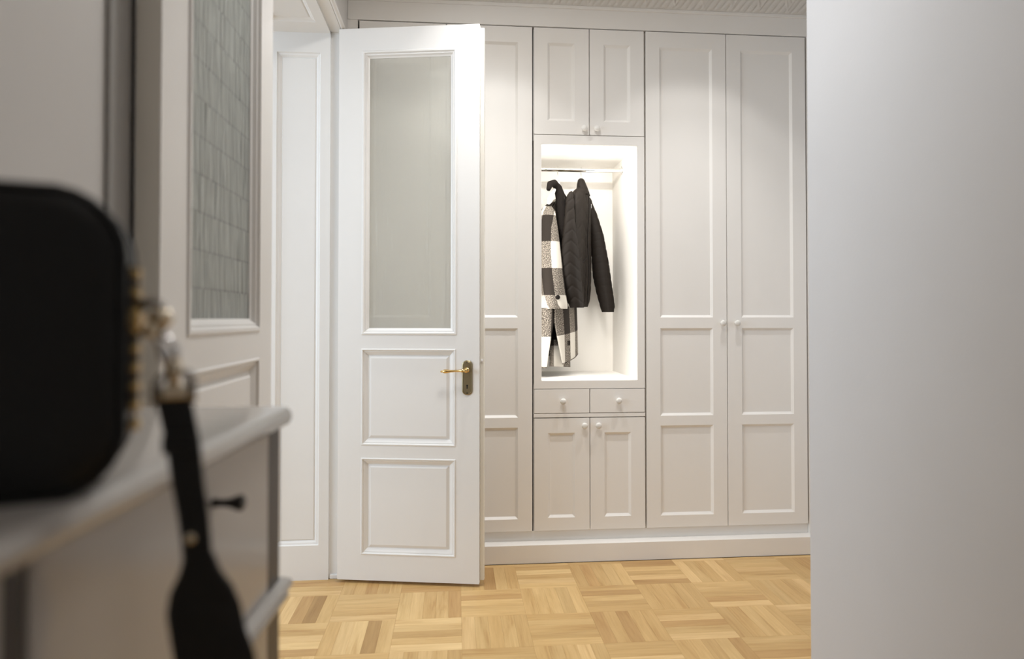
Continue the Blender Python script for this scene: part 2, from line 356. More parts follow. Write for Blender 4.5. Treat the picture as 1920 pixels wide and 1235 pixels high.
lining('jamb', 0.302, 2.6225, (0.047, 0.252, 0.164, 2.527), (-0.598, 1.825, 0), (0,0,math.pi))
lining('head', 0.302, 1.415, (0.0496, 0.255, 0.115, 1.29), (-0.90, 3.240, 2.6225), (math.pi/2, 0, 0))
obj('rebate', MB().box(-0.598, XL-0.001, 3.252, 3.275, 0, 2.634).box(-0.598, XL-0.001, 1.80, 1.813, 0, 2.634).box(-0.598, XL-0.001, 1.80, 3.275, 2.634, 2.664), 'gloss', trim)
obj('architrave_bead', MB().tube([(XL+0.006, 3.262, 0.0), (XL+0.006, 3.262, 2.646)], 0.011, 14).tube([(XL+0.008, 1.79, 2.644), (XL+0.008, 3.272, 2.644)], 0.0115, 14), 'gloss', trim, smooth='auto')
obj('jamb_foot', MB().box(-0.594, XL+0.012, 3.243, 3.262, 0, 0.022), 'gloss', trim, bevel=0.004)

# ------------------------------------------------------------------ the two glazed door leaves
LW, LH, LT = 0.677, 2.613, 0.042
def door_leaf(name, loc, rotz, label, glass_mat, free_right, handle, dz=0.0):
    root = empty(name, loc, rotz); tag(root, label, None, None, 'structure')
    a, b = (0.113, 0.566) if free_right else (0.111, 0.564)
    zo = -0.015+dz
    og = (a, b+0.005, 1.167+zo, 2.520-0.015); om = (a, b, 0.647+zo, 1.103+zo); ol = (a, b, 0.134+zo, 0.589+zo)
    fr = weld(obj('leaf_frame', frame_mesh(LW, LH, LT, [og, om, ol], through=(0,)), 'gloss', root, bevel=0.0025))
    mg = MB().rings(rect_ring(*og, G_MOULD)); i, d = G_MOULD[-1]
    mg.rings(rect_ring(og[0], og[1], og[2], og[3], [(i, d), (i, d+0.002)]))
    mg.rings([[(x, LT-y, z) for x, y, z in r] for r in rect_ring(*og, [(0, 0), (.006, .004), (.028, .014)])])
    weld(obj('glazing_bead', mg, 'gloss', root))
    gi = 0.030
    obj('glass_pane', MB().box(og[0]+gi, og[1]-gi, 0.0175, 0.0225, og[2]+gi, og[3]-gi), glass_mat, root)
    for op in (om, ol):
        panel_piece(*op, P_MOULD, 'door_panel', 'gloss', root)
    if free_right:   # rebated closing edge, painted older cream
        obj('closing_edge', MB().box(LW, LW+0.020, 0.016, LT, 0.012, LH-0.012), 'edge', root, bevel=0.003)
        tag(obj('strike', MB().box(LW+0.003, LW+0.016, 0.0145, 0.018, 1.022, 1.040).lathe([(0.0035, -0.004), (0.0035, 0.002)], 10, 'y', (LW+0.010, 0.014, 1.032)), 'gloss', root, bevel=0.001))
    else:
        obj('closing_edge', MB().box(-0.0015, 0.0, 0.0025, LT-0.0025, 0.004, LH-0.004), 'edge', root)
    for hz in (0.28, 1.3, 2.32):   # barrel hinges on the hanging side
        hx = 0.0 if free_right else LW
        obj('hinge', MB().lathe([(0.004, -0.062), (0.008, -0.055), (0.008, 0.055), (0.004, 0.062)], 12, 'z', (hx+(-0.004 if free_right else 0.004), LT+0.004, hz)), 'gloss', root, smooth='auto')
    if handle:
        hx, z0, z1 = 0.6205, 0.889+zo, 1.051+zo; hw = 0.0245
        def plate(k, zpad, y):
            n = 14; top = []; cut = 0.022
            pts = [(hx-hw+k, z0+cut)] + [(hx-(hw-k)*math.cos(t), z0+cut-(cut-k)*math.sin(t)) for t in np.linspace(0.25, math.pi-0.25, n)] + [(hx+hw-k, z0+cut), (hx+hw-k, z1-cut)]
            pts += [(hx+(hw-k)*math.cos(t), z1-cut+(cut-k)*math.sin(t)) for t in np.linspace(0.25, math.pi-0.25, n)] + [(hx-hw+k, z1-cut)]
            return [(p[0], y, p[1]) for p in pts]
        pl = obj('handle_plate', MB().rings([plate(0, 0, 0), plate(0, 0, -0.004), plate(0.004, 0, -0.0065), plate(0.006, 0, -0.006), plate(0.008, 0, -0.0085)], True, False, True), 'old_brass', root, smooth='auto')
        tag(pl, 'antique brass handle plate')
        zl = 1.006+zo
        lv = MB().lathe([(0.0115, -0.006), (0.0115, -0.014), (0.008, -0.018), (0.008, -0.036), (0.0095, -0.040), (0.0095, -0.048), (0.004, -0.053)], 18, 'y', (hx, 0, zl))
        prof = [(0.0075, 0.0), (0.0085, -0.006), (0.0065, -0.011), (0.0085, -0.016), (0.0085, -0.020), (0.0058, -0.024), (0.0052, -0.050), (0.0062, -0.072), (0.0092, -0.090), (0.0098, -0.098), (0.0075, -0.106), (0.0040, -0.109), (0.0050, -0.113), (0.0050, -0.116), (0.001, -0.120)]
        lv.rings([[(hx+h, -0.044+r*math.cos(t), zl+0.045*h+r*math.sin(t)) for t in np.linspace(0, 2*math.pi, 16, endpoint=False)] for r, h in prof], True, True, True)
        tag(obj('lever', lv, 'brass', pl, smooth='auto'), 'polished brass lever')
        kz = 0.929+zo
        kh = MB().lathe([(0.0042, -0.0089), (0.0042, -0.0084)], 14, 'y', (hx, 0, kz+0.005)).box(hx-0.0026, hx+0.0026, -0.0089, -0.0084, kz-0.010, kz+0.004)
        tag(obj('keyhole', kh, 'black', pl), 'black keyhole')
        for zz in (z0+0.010, z1-0.010):
            obj('screw', MB().lathe([(0.003, -0.0092), (0.003, -0.0080)], 10, 'y', (hx, 0, zz)), 'black', pl)
    return root
door_leaf('door_1', (-0.5502, 3.2021, 0.015), R(-10.01), 'open white door leaf with reeded glass and brass handle', 'glass_a', True, True)
door_leaf('door_2', (-0.490, 1.150, 0.015), R(90), 'white door leaf folded back against the left wall, grey-green reeded glass', 'glass_b', False, False, 0.047)

# ------------------------------------------------------------------ built-in wardrobes
YD, CB = 3.408, 3.432            # face of the doors, face of the carcass behind them
ZB, ZT = 0.1465, 2.767
GP = 0.0021                      # half of the gap round a door
def knob(parent, x, z, y=0.0):
    mb = MB().lathe([(0.009, 0.0), (0.009, -0.002), (0.0065, -0.005), (0.006, -0.011), (0.010, -0.015), (0.0150, -0.019), (0.0163, -0.023), (0.0150, -0.027), (0.010, -0.030), (0.004, -0.0312)], 20, 'y', (x, y, z))
    return obj('knob', mb, 'knob', parent, smooth=True)
def cab_door(parent, x0, x1, z0, z1, opens, name='door', mat='cab'):
    x0 += GP; x1 -= GP; z0 += GP; z1 -= GP
    ol = [(a-x0, b-x0, c-z0, d-z0) for a, b, c, d in opens]
    o = weld(obj(name, frame_mesh(x1-x0, z1-z0, 0.021, ol), mat, parent, loc=(x0-parent.location.x, YD-parent.location.y, z0-parent.location.z), bevel=0.0012))
    for q in ol: panel_piece(*q, C_MOULD, 'door_panel', mat, o)
    return o
def tall_unit(x0, xm, x1, label, kn):
    t = empty('wardrobe', ((x0+x1)/2, YD, 0)); tag(t, label, 'wardrobe', 'built-in wardrobes')
    lx, ly = t.location.x, t.location.y
    e = 0.0025
    obj('carcass', MB().box(x0+e-lx, x1-e-lx, CB-ly, 4.04-ly, 0, ZT-0.002), 'cab', t)
    for a, b, s in ((x0, xm, 0), (xm, x1, 1)):
        aa = a+(0.003 if s == 0 else 0); bb = b-(0.003 if s == 1 else 0)
        l, r = (a+0.0787, b-0.077) if s == 0 else (a+0.0795, b-0.0785)
        d = cab_door(t, aa, bb, ZB, ZT, [(l, r, 0.211, 0.682), (l, r, 0.733, 1.194), (l, r, 1.250, 2.683)])
        if kn: k = knob(d, (xm-0.029 if s == 0 else xm+0.049)-aa-GP, 1.2202-ZB-GP)
    return t
tall_unit(-0.490, -0.043, 0.407, 'greige built-in wardrobe standing behind the open glazed door', False)
tall_unit(1.0025, 1.446, 1.893, 'greige two-door wardrobe right of the lit clothes niche', True)

U0, U1, UM = 0.4100, 0.9995, 0.7047
N0, N1, NZ0, NZ1 = 0.451, 0.9585, 0.9225, 2.155
t = empty('hall_cabinet', ((U0+U1)/2, YD, 0)); tag(t, 'greige cabinet with lit clothes niche between two drawers and top doors', 'cabinet')
tx, ty = t.location.x, t.location.y
def T(mb):
    mb.v = [(x-tx, y-ty, z) for x, y, z in mb.v]; return mb
NB = 4.00
obj('base_carcass', T(MB().box(U0, U1, CB, 4.04, 0, 0.9)), 'cab', t)
obj('top_carcass', T(MB().box(U0, U1, CB, 4.04, NZ1+0.022, ZT-0.002)), 'cab', t)
nb = MB().box(U0+0.002, N0-0.012, CB, NB, 0.9, NZ1+0.022).box(N1+0.012, U1-0.002, CB, NB, 0.9, NZ1+0.022)
nb.box(N0-0.012, N1+0.012, NB, 4.04, 0.9, NZ1+0.022).box(N0-0.012, N1+0.012, CB, NB, 0.9, NZ0).box(N0-0.012, N1+0.012, CB, NB, NZ1+0.010, NZ1+0.022)
tag(obj('niche_lining', T(nb), 'niche', t), 'warm white inside of the clothes niche')
fz0, fz1 = 0.8805, 2.2030
fr = weld(obj('niche_frame', frame_mesh(U1-U0-0.003, fz1-fz0, 0.021, [(N0-U0-0.0015, N1-U0-0.0015, NZ0-fz0, NZ1-fz0)], through=(0,)), 'cab', t, loc=(U0+0.0015-tx, 0, fz0), bevel=0.0012))
for a, b, s in ((U0, UM, 0), (UM, U1, 1)):
    l, r = (a+0.0735, b-0.0785) if s == 0 else (a+0.0765, b-0.0765)
    d = cab_door(t, a, b, 2.2050, ZT, [(l, r, 2.2785, 2.687)]); knob(d, (0.675 if s == 0 else 0.741)-a-GP, 2.2345-2.2050)
    d = cab_door(t, a, b, ZB, 0.7290, [(l, r, 0.214, 0.651)]); knob(d, (0.673 if s == 0 else 0.7465)-a-GP, 0.687-ZB)
    dr = weld(obj('drawer', frame_mesh(b-a-2*GP, 0.1235, 0.021, []), 'cab', t, loc=(a+GP-tx, 0, 0.7538), bevel=0.0012))
    knob(dr, (b-a)/2-GP-0.001+(0.004 if s == 0 else 0.003), 0.0628)
obj('cross_rail', T(MB().box(U0, U1, YD+0.001, CB, 0.7318, 0.7508)), 'cab', t, bevel=0.001)
RY, RZ = 3.755, 2.1
rl = obj('hanging_rail', T(MB().lathe([(0.0125, N0-0.012), (0.0125, N1+0.012)], 24, 'x', (0, RY, RZ))), 'chrome', t, smooth='auto')
for x, s in ((N1+0.012, -1), (N0-0.012, 1)):
    obj('rail_bracket', T(MB().lathe([(0.021, x), (0.021, x+s*0.004), (0.0165, x+s*0.006), (0.0165, x+s*0.016), (0.0135, x+s*0.017)], 20, 'x', (0, RY, RZ)).box(x+(-0.004 if s < 0 else 0), x+(0 if s < 0 else 0.004), RY-0.008, RY+0.008, RZ, RZ+0.03)), 'chrome', rl, smooth='auto')

# plinth, filler strips, fascia and plaster cornice
structure('baseboard_front', MB().rings([[(x, 3.358, 0), (x, 3.358, 0.0935), (x, 3.4315, 0.0935), (x, 3.4315, 0)] for x in (-0.545, 2.05)], True, True, True).box(-0.4945, 1.898, 3.4275, 3.4325, 0.09, ZB-0.004), 'cab', 'greige plinth board under the wardrobes', bevel=0.002)
structure('trim_2', MB().box(XL, -0.4945, YD+0.004, CB+0.02, 0, 2.885).box(1.898, 2.05, YD+0.004, CB+0.02, 0, 2.885), 'cab', 'greige filler strips beside the wardrobes')
structure('trim_3', MB().box(XL, 2.05, YD, 3.5, ZT+0.004, 2.885).box(XL, 2.05, YD-0.008, 3.5, 2.868, 2.885), 'cab', 'greige fascia board above the wardrobe doors', bevel=0.003)
# plaster band of slanting leaves in alternating triangles, leaning forward to the ceiling
nx, nz = 760, 56
X = np.linspace(XL, 2.05, nx); V = np.linspace(0, 1, nz); XX, VV = np.meshgrid(X, V)
per = 0.155
ph = (XX/per) % 1.0; tri = np.abs(ph*2-1)
up = VV > 0.12+0.76*tri
th = np.where(up, XX/0.036+VV*2.2*1.6, XX/0.036-VV*2.2*1.6)
leaf = np.abs(np.sin(th*np.pi))**0.7
border = np.exp(-((VV-(0.12+0.76*tri))/0.05)**2)
H = 0.0055*leaf*(1-border)+0.0075*border
H *= np.clip(np.minimum(VV/0.08, (1-VV)/0.08), 0, 1)
H += 0.0008*np.sin(XX*310+VV*23)*np.sin(VV*71+XX*77)
bw, bh = 0.13, 0.165
ny = np.array([-bh, -bw])/math.hypot(bh, bw)
Yc = 3.4045-VV*bw+ny[0]*H; Zc = 2.8835+VV*bh+ny[1]*H
verts = np.stack([XX, Yc, Zc], -1).reshape(-1, 3).tolist()
faces = [(r*nx+c, r*nx+c+1, (r+1)*nx+c+1, (r+1)*nx+c) for r in range(nz-1) for c in range(nx-1)]
me = bpy.data.meshes.new('trim_4'); me.from_pydata(verts, [], faces)
o = link('trim_4', me, 'plaster', smooth=True, fix=False); tag(o, 'plaster cornice embossed with slanting leaves above the wardrobes', None, None, 'structure')

# ------------------------------------------------------------------ hanging clothes
SA = Vector((0.42, 0.907, 0)).normalized(); FA = Vector((0.907, -0.42, 0)).normalized()
def interp(tab, n):
    z = np.array([r[1] for r in tab]); order = np.argsort(-z); a = np.array(tab)[order]
    s = np.linspace(0, 1, n); k = np.concatenate([[0], np.cumsum(np.abs(np.diff(a[:, 1])))]); k /= k[-1]
    return [np.interp(s, k, a[:, c]) for c in range(a.shape[1])]
def cloth(name, tab, yc, nrow, ncol, mat, parent, S_=SA, F_=FA, ab=0.35, wfac=None, fold=0.0, disp=None, gap=None, lining=None, cap_top=True, cap_bot=None, seed=0, zmod=None, voff=0.0, us=1.0):
    """tab rows: (x, z, half-width seen from the front); yc number or (top, bottom)"""
    xs, zs, hw = interp(tab, nrow)
    ys = np.linspace(yc[0], yc[1], nrow) if isinstance(yc, tuple) else np.full(nrow, yc)
    wf = wfac if wfac else math.sqrt(S_.x**2+(ab*F_.x)**2)
    r_ = np.random.default_rng(seed); p1, p2, p3 = r_.uniform(0, 6.28, 3)
    V_, U_ = [], []
    tg = gap[0] if gap else 0.0
    for i in range(nrow):
        h = gap[1](zs[i]) if gap else 0.0
        n = ncol+1
        th = tg+h+(2*math.pi-2*h)*np.arange(n)/ncol
        A, B = hw[i]/wf, ab*hw[i]/wf
        t01 = i/(nrow-1)
        rr = 1+fold*t01*(np.sin(5*th+p1+2*t01)*0.5+np.sin(9*th+p2-t01*3)*0.3+np.sin(3*th+p3)*0.5)
        px = A*np.cos(th)*rr; pf = B*np.sin(th)*rr
        u = np.concatenate([[0], np.cumsum(np.hypot(np.diff(px), np.diff(pf)))]); u -= u[-1]/2
        if disp is not None:
            d = disp(u, np.full(n, zs[i]), th)
            nn = np.stack([np.cos(th)/max(A, 1e-4), np.sin(th)/max(B, 1e-4)], 1); nn /= np.linalg.norm(nn, axis=1)[:, None]
            px = px+d*nn[:, 0]; pf = pf+d*nn[:, 1]
        zz = np.full(n, zs[i])+(zmod(th, t01) if zmod else 0)
        V_.append(np.stack([xs[i]+px*S_.x+pf*F_.x, ys[i]+px*S_.y+pf*F_.y, zz], 1)); U_.append(np.stack([u*us, np.full(n, zs[i]+voff)], 1))
    n = ncol+1
    verts = np.concatenate(V_).tolist(); uvs = np.concatenate(U_)
    faces = [(i*n+j, (i+1)*n+j, (i+1)*n+j+1, i*n+j+1) for i in range(nrow-1) for j in range(ncol)]
    nm = len(faces)
    extra_uv = []
    if cap_top:
        c = V_[0].mean(0); verts.append(tuple(c)); k = len(verts)-1; extra_uv.append((0, zs[0]))
        faces += [(k, j, j+1) for j in range(ncol)]
    if cap_bot:      # turned-in hem, then a dark hollow
        c = V_[-1].mean(0); r1 = c+(V_[-1]-c)*0.72; r1[:, 2] += 0.0; r2 = c+(V_[-1]-c)*0.6; r2[:, 2] += 0.03
        b1 = len(verts); verts += r1.tolist(); b2 = len(verts); verts += r2.tolist()
        extra_uv += [(0, zs[-1])]*(2*n)
        l0 = (nrow-1)*n
        faces += [(l0+j, b1+j, b1+j+1, l0+j+1) for j in range(ncol)]
        dark0 = len(faces)
        faces += [(b1+j, b2+j, b2+j+1, b1+j+1) for j in range(ncol)]
        verts.append((c[0], c[1], c[2]+0.03)); k = len(verts)-1; extra_uv.append((0, zs[-1]))
        faces += [(b2+j, k, b2+j+1) for j in range(ncol)]
    me = bpy.data.meshes.new(name); me.from_pydata(verts, [], faces)
    uvs = np.concatenate([uvs, np.array(extra_uv).reshape(-1, 2)]) if extra_uv else uvs
    lay = me.uv_layers.new(name='UVMap'); idx = np.empty(len(me.loops), int); me.loops.foreach_get('vertex_index', idx)
    lay.data.foreach_set('uv', uvs[idx].ravel())
    me.materials.append(M[mat]); me.materials.append(M['lining'])
    if cap_bot:
        for p in me.polygons[dark0:]: p.material_index = 1
    o = link(name, me, None, parent, smooth=True, fix=False)
    if lining:
        s = o.modifiers.new('lining', 'SOLIDIFY'); s.thickness = 0.006; s.offset = 1; o.data.flip_normals(); s.material_offset = 1
    return o

def hanger(x, label, arm_near, arm_far, dz=0.0, drop=0.075):
    h = empty('clothes_hanger', (x, RY, RZ)); tag(h, label, 'hanger', 'hangers on the niche rail')
    pts = [(0, 0.013*math.cos(a)*1.25, 0.0155*math.sin(a)*1.05) for a in np.linspace(R(-35), R(190), 16)]
    # open crook over the rail, shank down to the shoulders
    pts = [(0.0, 0.0165*math.cos(a), 0.0165*math.sin(a)) for a in np.linspace(R(200), R(-40), 18)]
    pts += [(0, 0.006, -0.026), (0, 0.0, -0.038), (0, 0, -0.085+dz)]
    obj('hook', MB().tube(pts, 0.0022, 8), 'chrome', h, smooth=True)
    sh = []
    for s in np.linspace(-1, 1, 21):
        w_ = arm_near if s < 0 else arm_far
        q = SA*(s*w_); sh.append((q.x, q.y, -0.088+dz-drop*abs(s)**1.3))
    rad = [0.008+0.011*abs(s)**2 for s in np.linspace(-1, 1, 21)]; rad[0] = rad[-1] = 0.009; rad[10] = 0.012
    obj('shoulder_bar', MB().tube(sh, rad, 10).lathe([(0.009, -0.07+dz), (0.012, -0.082+dz), (0.010, -0.098+dz)], 12, 'z'), 'hanger', h, smooth='auto')
    return h
hanger(0.592, 'white hanger with chrome hook holding the checked coat', 0.185, 0.12, 0.0, 0.135)
hanger(0.7287, 'white hanger with chrome hook holding the black quilted jacket', 0.10, 0.10, -0.04)

# --- black quilted jacket
JT = [(0.7340, 1.9950, 0.0260), (0.7320, 1.9850, 0.0400), (0.7285, 1.9680, 0.0560), (0.7249, 1.9429, 0.0690), (0.7217, 1.8811, 0.0795), (0.7215, 1.7885, 0.0795), (0.7229, 1.6652, 0.0748), (0.7227, 1.5421, 0.0716), (0.7224, 1.419, 0.0654), (0.7223, 1.3422, 0.056), (0.7222, 1.3114, 0.0436)]
JN = [(0.6488, 1.952, 0.0027), (0.6448, 1.948, 0.009), (0.6409, 1.933, 0.0171), (0.6383, 1.8936, 0.0234), (0.6352, 1.7945, 0.03), (0.6335, 1.6836, 0.0422), (0.6335, 1.6057, 0.0503), (0.6392, 1.4741, 0.0531), (0.651, 1.3845, 0.0503), (0.6584, 1.3366, 0.0463), (0.6658, 1.3038, 0.0367)]
JF = [(0.7905, 1.9660, 0.0030), (0.7910, 1.9610, 0.0100), (0.7921, 1.9450, 0.0185), (0.7969, 1.9146, 0.0225), (0.8144, 1.864, 0.0273), (0.8399, 1.7406, 0.0402), (0.8589, 1.5823, 0.0498), (0.8683, 1.4873, 0.053), (0.8842, 1.3955, 0.0498), (0.9001, 1.3133, 0.0434), (0.9016, 1.2816, 0.0354)]
JC = [(0.7296, 2.0511, 0.0110), (0.7288, 2.0437, 0.0206), (0.7311, 2.0172, 0.0297), (0.7358, 1.9894, 0.0375), (0.7358, 1.9554, 0.0499)]
def quilt(pu, pv, k, amp):
    def f(u, z, th):
        tri = np.abs(((u/pu) % 1.0)*2-1)
        v = (z/pv+k*tri) % 1.0; d = np.minimum(v, 1-v)
        return -1.2*amp*np.exp(-(d/0.08)**2)+amp*0.35*np.sin(np.pi*v)
    return f
jk = empty('quilted_jacket', (0.7287, RY, 1.31)); tag(jk, 'black quilted zip jacket hanging on the rail in the lit niche', 'jacket')
def rebase(o, root):
    o.location = (-root.location.x, -root.location.y, -root.location.z); return o
YX = Vector((1, 0, 0)), Vector((0, -1, 0))
rebase(cloth('body', JT, 3.76, 130, 120, 'jacket', jk, fold=0.20, disp=quilt(0.15, 0.085, 0.8, 0.0018), cap_bot=True, seed=3), jk)
rebase(cloth('sleeve', JN, (3.625, 3.565), 120, 80, 'jacket', jk, *YX, ab=0.62, wfac=1.0, fold=0.05, disp=quilt(0.115, 0.062, 0.75, 0.0022), cap_bot=True, seed=5), jk)
rebase(cloth('sleeve', JF, (3.86, 3.84), 120, 80, 'jacket', jk, *YX, ab=0.75, wfac=1.0, fold=0.03, disp=quilt(0.16, 0.045, 0.35, 0.0016), cap_bot=True, seed=6), jk)
rebase(cloth('collar', JC, 3.76, 30, 60, 'jacket', jk, ab=0.6, fold=0.02, seed=8), jk)
zp = MB().tube([(0.757+0.004*math.sin(k*0.7), 3.690+0.001*k, 1.965-0.04*k) for k in range(17)], 0.0035, 6)
rebase(obj('zip', zp, 'lining', jk, smooth=True), jk)
pk = [(0.700, 3.655, 1.553), (0.722, 3.668, 1.562), (0.745, 3.683, 1.585)]
rebase(obj('pocket_welt', MB().tube(pk, [0.003, 0.006, 0.004], 8), 'lining', jk, smooth=True), jk)
rebase(tag(obj('zip_pull', MB().box(0.770, 0.774, 3.682, 3.686, 1.868, 1.893), 'chrome', jk, bevel=0.001), 'small bright zip pull'), jk)

# --- checked wool coat
CT = [(0.6000, 1.9250, 0.0200), (0.5850, 1.8960, 0.0520), (0.5720, 1.8600, 0.0760), (0.5663, 1.8297, 0.09), (0.5662, 1.6956, 0.0993), (0.5753, 1.4803, 0.1116), (0.5938, 1.3114, 0.1310), (0.5953, 1.1733, 0.1335), (0.5967, 1.0659, 0.1325), (0.5981, 1.0116, 0.1315)]
CS = [(0.5137, 1.8643, 0.0239), (0.5152, 1.8286, 0.0404), (0.5121, 1.7393, 0.0553), (0.5165, 1.6206, 0.0628), (0.5254, 1.5019, 0.0658), (0.5373, 1.3833, 0.0658), (0.5506, 1.3182, 0.0613), (0.5551, 1.2974, 0.0538)]
ct = empty('checked_coat', (0.592, RY, 0.98)); tag(ct, 'checked wool coat in black, cream and tweed with dark collar, left on the rail', 'coat')
gapf = lambda z: 0.03+max(0.0, (1.235-z))*1.7
rebase(cloth('body', CT, 3.785, 110, 110, 'check', ct, ab=0.34, fold=0.05, gap=(R(152), gapf), lining=True, voff=-0.09, us=0.75, cap_top=True, seed=11,
             zmod=lambda th, t: -0.035*t**3*np.cos(th-R(185))), ct)
rebase(cloth('sleeve', CS, (3.62, 3.545), 90, 60, 'check', ct, *YX, ab=0.7, wfac=1.0, fold=0.05, cap_bot=True, seed=12), ct)
rebase(obj('collar', MB().tube([(0.515, 3.60, 1.955), (0.528, 3.625, 1.990), (0.556, 3.665, 2.004), (0.583, 3.70, 1.985), (0.597, 3.69, 1.93), (0.602, 3.665, 1.86), (0.602, 3.64, 1.76), (0.602, 3.635, 1.62)], [0.012, 0.018, 0.020, 0.023, 0.029, 0.034, 0.036, 0.020], 14)
           .tube([(0.590, 3.80, 1.99), (0.612, 3.81, 1.975), (0.628, 3.79, 1.94), (0.634, 3.76, 1.88), (0.628, 3.73, 1.80)], [0.015, 0.022, 0.024, 0.024, 0.014], 14), 'fur', ct, smooth=True), ct)
rebase(tag(obj('button', MB().lathe([(0.004, -0.004), (0.0115, -0.0035), (0.013, 0.0), (0.0115, 0.003), (0.004, 0.002)], 18, 'y', (0.5505, 3.500, 1.358)), 'lining', ct, smooth=True), 'dark round cuff button'), ct)
hem = MB().rings([[(0.520+0.125*s, 3.60+0.07*s+0.004*d, z-0.01*s) for s, d in ((0, 0), (.33, .3), (.66, .1), (1, 0))] for z in (1.13, 1.06, 0.982)], False)
ho = obj('hem_flap', hem, 'check', ct, smooth=True, fix=False)
l_ = ho.data.uv_layers.new(name='UVMap')
for lp, ld in zip(ho.data.loops, l_.data): vc = ho.data.vertices[lp.vertex_index].co; ld.uv = (vc.x*1.1+0.03, vc.z-0.02)
sm_ = ho.modifiers.new('thickness', 'SOLIDIFY'); sm_.thickness = 0.005
rebase(ho, ct)

# ------------------------------------------------------------------ shallow chest of drawers on the left
ds = empty('chest_of_drawers', (-0.235, 1.0, 0), R(-2.9)); tag(ds, 'taupe chest of drawers with rounded top and dark end strip, along the left wall', 'chest of drawers')
DW, DL = 0.262, 0.86
def slab_prof(y): 
    return [(-DW, y, 1.093), (-0.010, y, 1.093), (-0.004, y, 1.096), (-0.0005, y, 1.102), (0.0, y, 1.108), (-0.0015, y, 1.114), (-0.006, y, 1.1185), (-0.013, y, 1.120), (-DW, y, 1.120)]
sl = obj('top', MB().rings([slab_prof(-DL), slab_prof(-0.010), [(p[0]-0.003 if p[0] > -0.2 else p[0], -0.003, p[2]) for p in slab_prof(0)], [(p[0]-0.010 if p[0] > -0.2 else p[0], 0.0, 1.093+(p[2]-1.093)*0.8+0.002) for p in slab_prof(0)]], True, True, True), 'dresser', ds, smooth='auto')
obj('carcass', MB().box(-DW, -0.034, -DL+0.01, -0.013, 0.0, 1.0925), 'dresser', ds)
tag(obj('corner_strip', MB().box(-0.0345, -0.0155, -0.066, -0.0125, 0.08, 1.0925), 'dark_strip', ds, bevel=0.003), 'dark corner strip')
tag(obj('corner_strip', MB().box(-0.0345, -0.0165, -0.562, -0.541, 0.08, 1.0925), 'dark_strip', ds, bevel=0.003), 'dark corner strip')
for a, b in ((-0.539, -0.067), (-0.845, -0.564)):
    for z0, z1 in ((0.874, 1.0915), (0.60, 0.838), (0.34, 0.595), (0.09, 0.335)):
        d = weld(obj('drawer', frame_mesh(b-a, z1-z0, 0.019, []), 'dresser', ds, loc=(-0.0145, a, z0), rot=(0, 0, math.pi/2), bevel=0.002))
        if b > -0.1:
            kb = obj('knob', MB().lathe([(0.0055, 0), (0.0045, -0.004), (0.004, -0.012), (0.0055, -0.020), (0.0085, -0.027), (0.009, -0.031), (0.006, -0.0335)], 16, 'y', (b-a-0.183, 0, 1.0475-0.874 if z0 > 0.8 else (z1-z0)/2)), 'blackmetal', d, smooth='auto'); tag(kb, 'small black flared knob')
mp_ = [(-0.033, 0.840), (-0.012, 0.840), (-0.006, 0.843), (-0.004, 0.848), (-0.010, 0.852), (-0.003, 0.856), (0.001, 0.862), (-0.001, 0.869), (-0.010, 0.872), (-0.033, 0.872)]
obj('rail_moulding', MB().rings([[(x, y, z) for x, z in mp_] for y in (-DL+0.01, -0.004)], True, True, True), 'dresser', ds, smooth='auto')
obj('foot_plinth', MB().box(-DW, -0.03, -DL+0.02, -0.02, 0, 0.078), 'dresser', ds)

# ------------------------------------------------------------------ black handbag standing on the chest
bg = empty('handbag', (-0.3789*1.035, 0.4755*1.035, 1.12), R(20)); bg.scale = (1.035, 1.035, 1.035); tag(bg, 'black leather handbag with gold hardware and hanging strap on the chest', 'handbag')
def rr(w_, h_, r, n=14):
    pts = []
    for cx, cz, a0 in ((w_/2-r, h_-r, 0), (-w_/2+r, h_-r, 90), (-w_/2+r, r, 180), (w_/2-r, r, 270)):
        for a in np.linspace(R(a0), R(a0+90), n): pts.append((cx+r*math.cos(a), cz+r*math.sin(a)))
    return pts
BW, BH = 0.285, 0.2165
base = rr(BW, BH, 0.047)
def inset(k): 
    return [(x*(1-2*k/BW), BH/2+(z-BH/2)*(1-2*k/BH)) for x, z in base]
rings = []
for y, k in ((-0.038, 0.030), (-0.037, 0.016), (-0.034, 0.006), (-0.029, 0.001), (-0.022, 0.0), (-0.015, 0.0015), (0.015, 0.0015), (0.022, 0.0), (0.029, 0.001), (0.034, 0.006), (0.037, 0.016), (0.038, 0.03)):
    rings.append([(x, y, z) for x, z in inset(k)])
obj('body', MB().rings(rings, True, True, True), 'leather', bg, smooth=True)
for y in (-0.0315, 0.0315):
    obj('piping', MB().tube([(x, y, z) for x, z in inset(0.001)][::2], 0.0028, 8, True), 'leather', bg, smooth=True)
xr = BW/2
obj('zip_tape', MB().tube([(xr+0.001, 0.004, z) for z in np.linspace(0.055, 0.165, 12)], 0.005, 8), 'leather', bg, smooth=True)
for k in range(9):
    z = 0.045+k*0.0142
    tag(obj('stud', MB().box(xr-0.0005, xr+0.0075, -0.006, 0.009, z-0.0042, z+0.0042), 'brass', bg, bevel=0.0018))
obj('ring_mount', MB().box(xr-0.003, xr+0.0125, -0.008, 0.010, 0.1225, 0.1345), 'brass', bg, bevel=0.003)
obj('ring_tab', MB().tube([(xr-0.002, 0.002, 0.141), (xr+0.008, 0.002, 0.1405), (xr+0.014, 0.002, 0.136)], 0.005, 8), 'leather', bg, smooth=True)
rx, rz = 0.1595, 0.1300
obj('ring', MB().torus((rx, 0.0, rz), 0.0125, 0.0028, (0.25, 1, 0.0)), 'steel', bg, smooth=True)
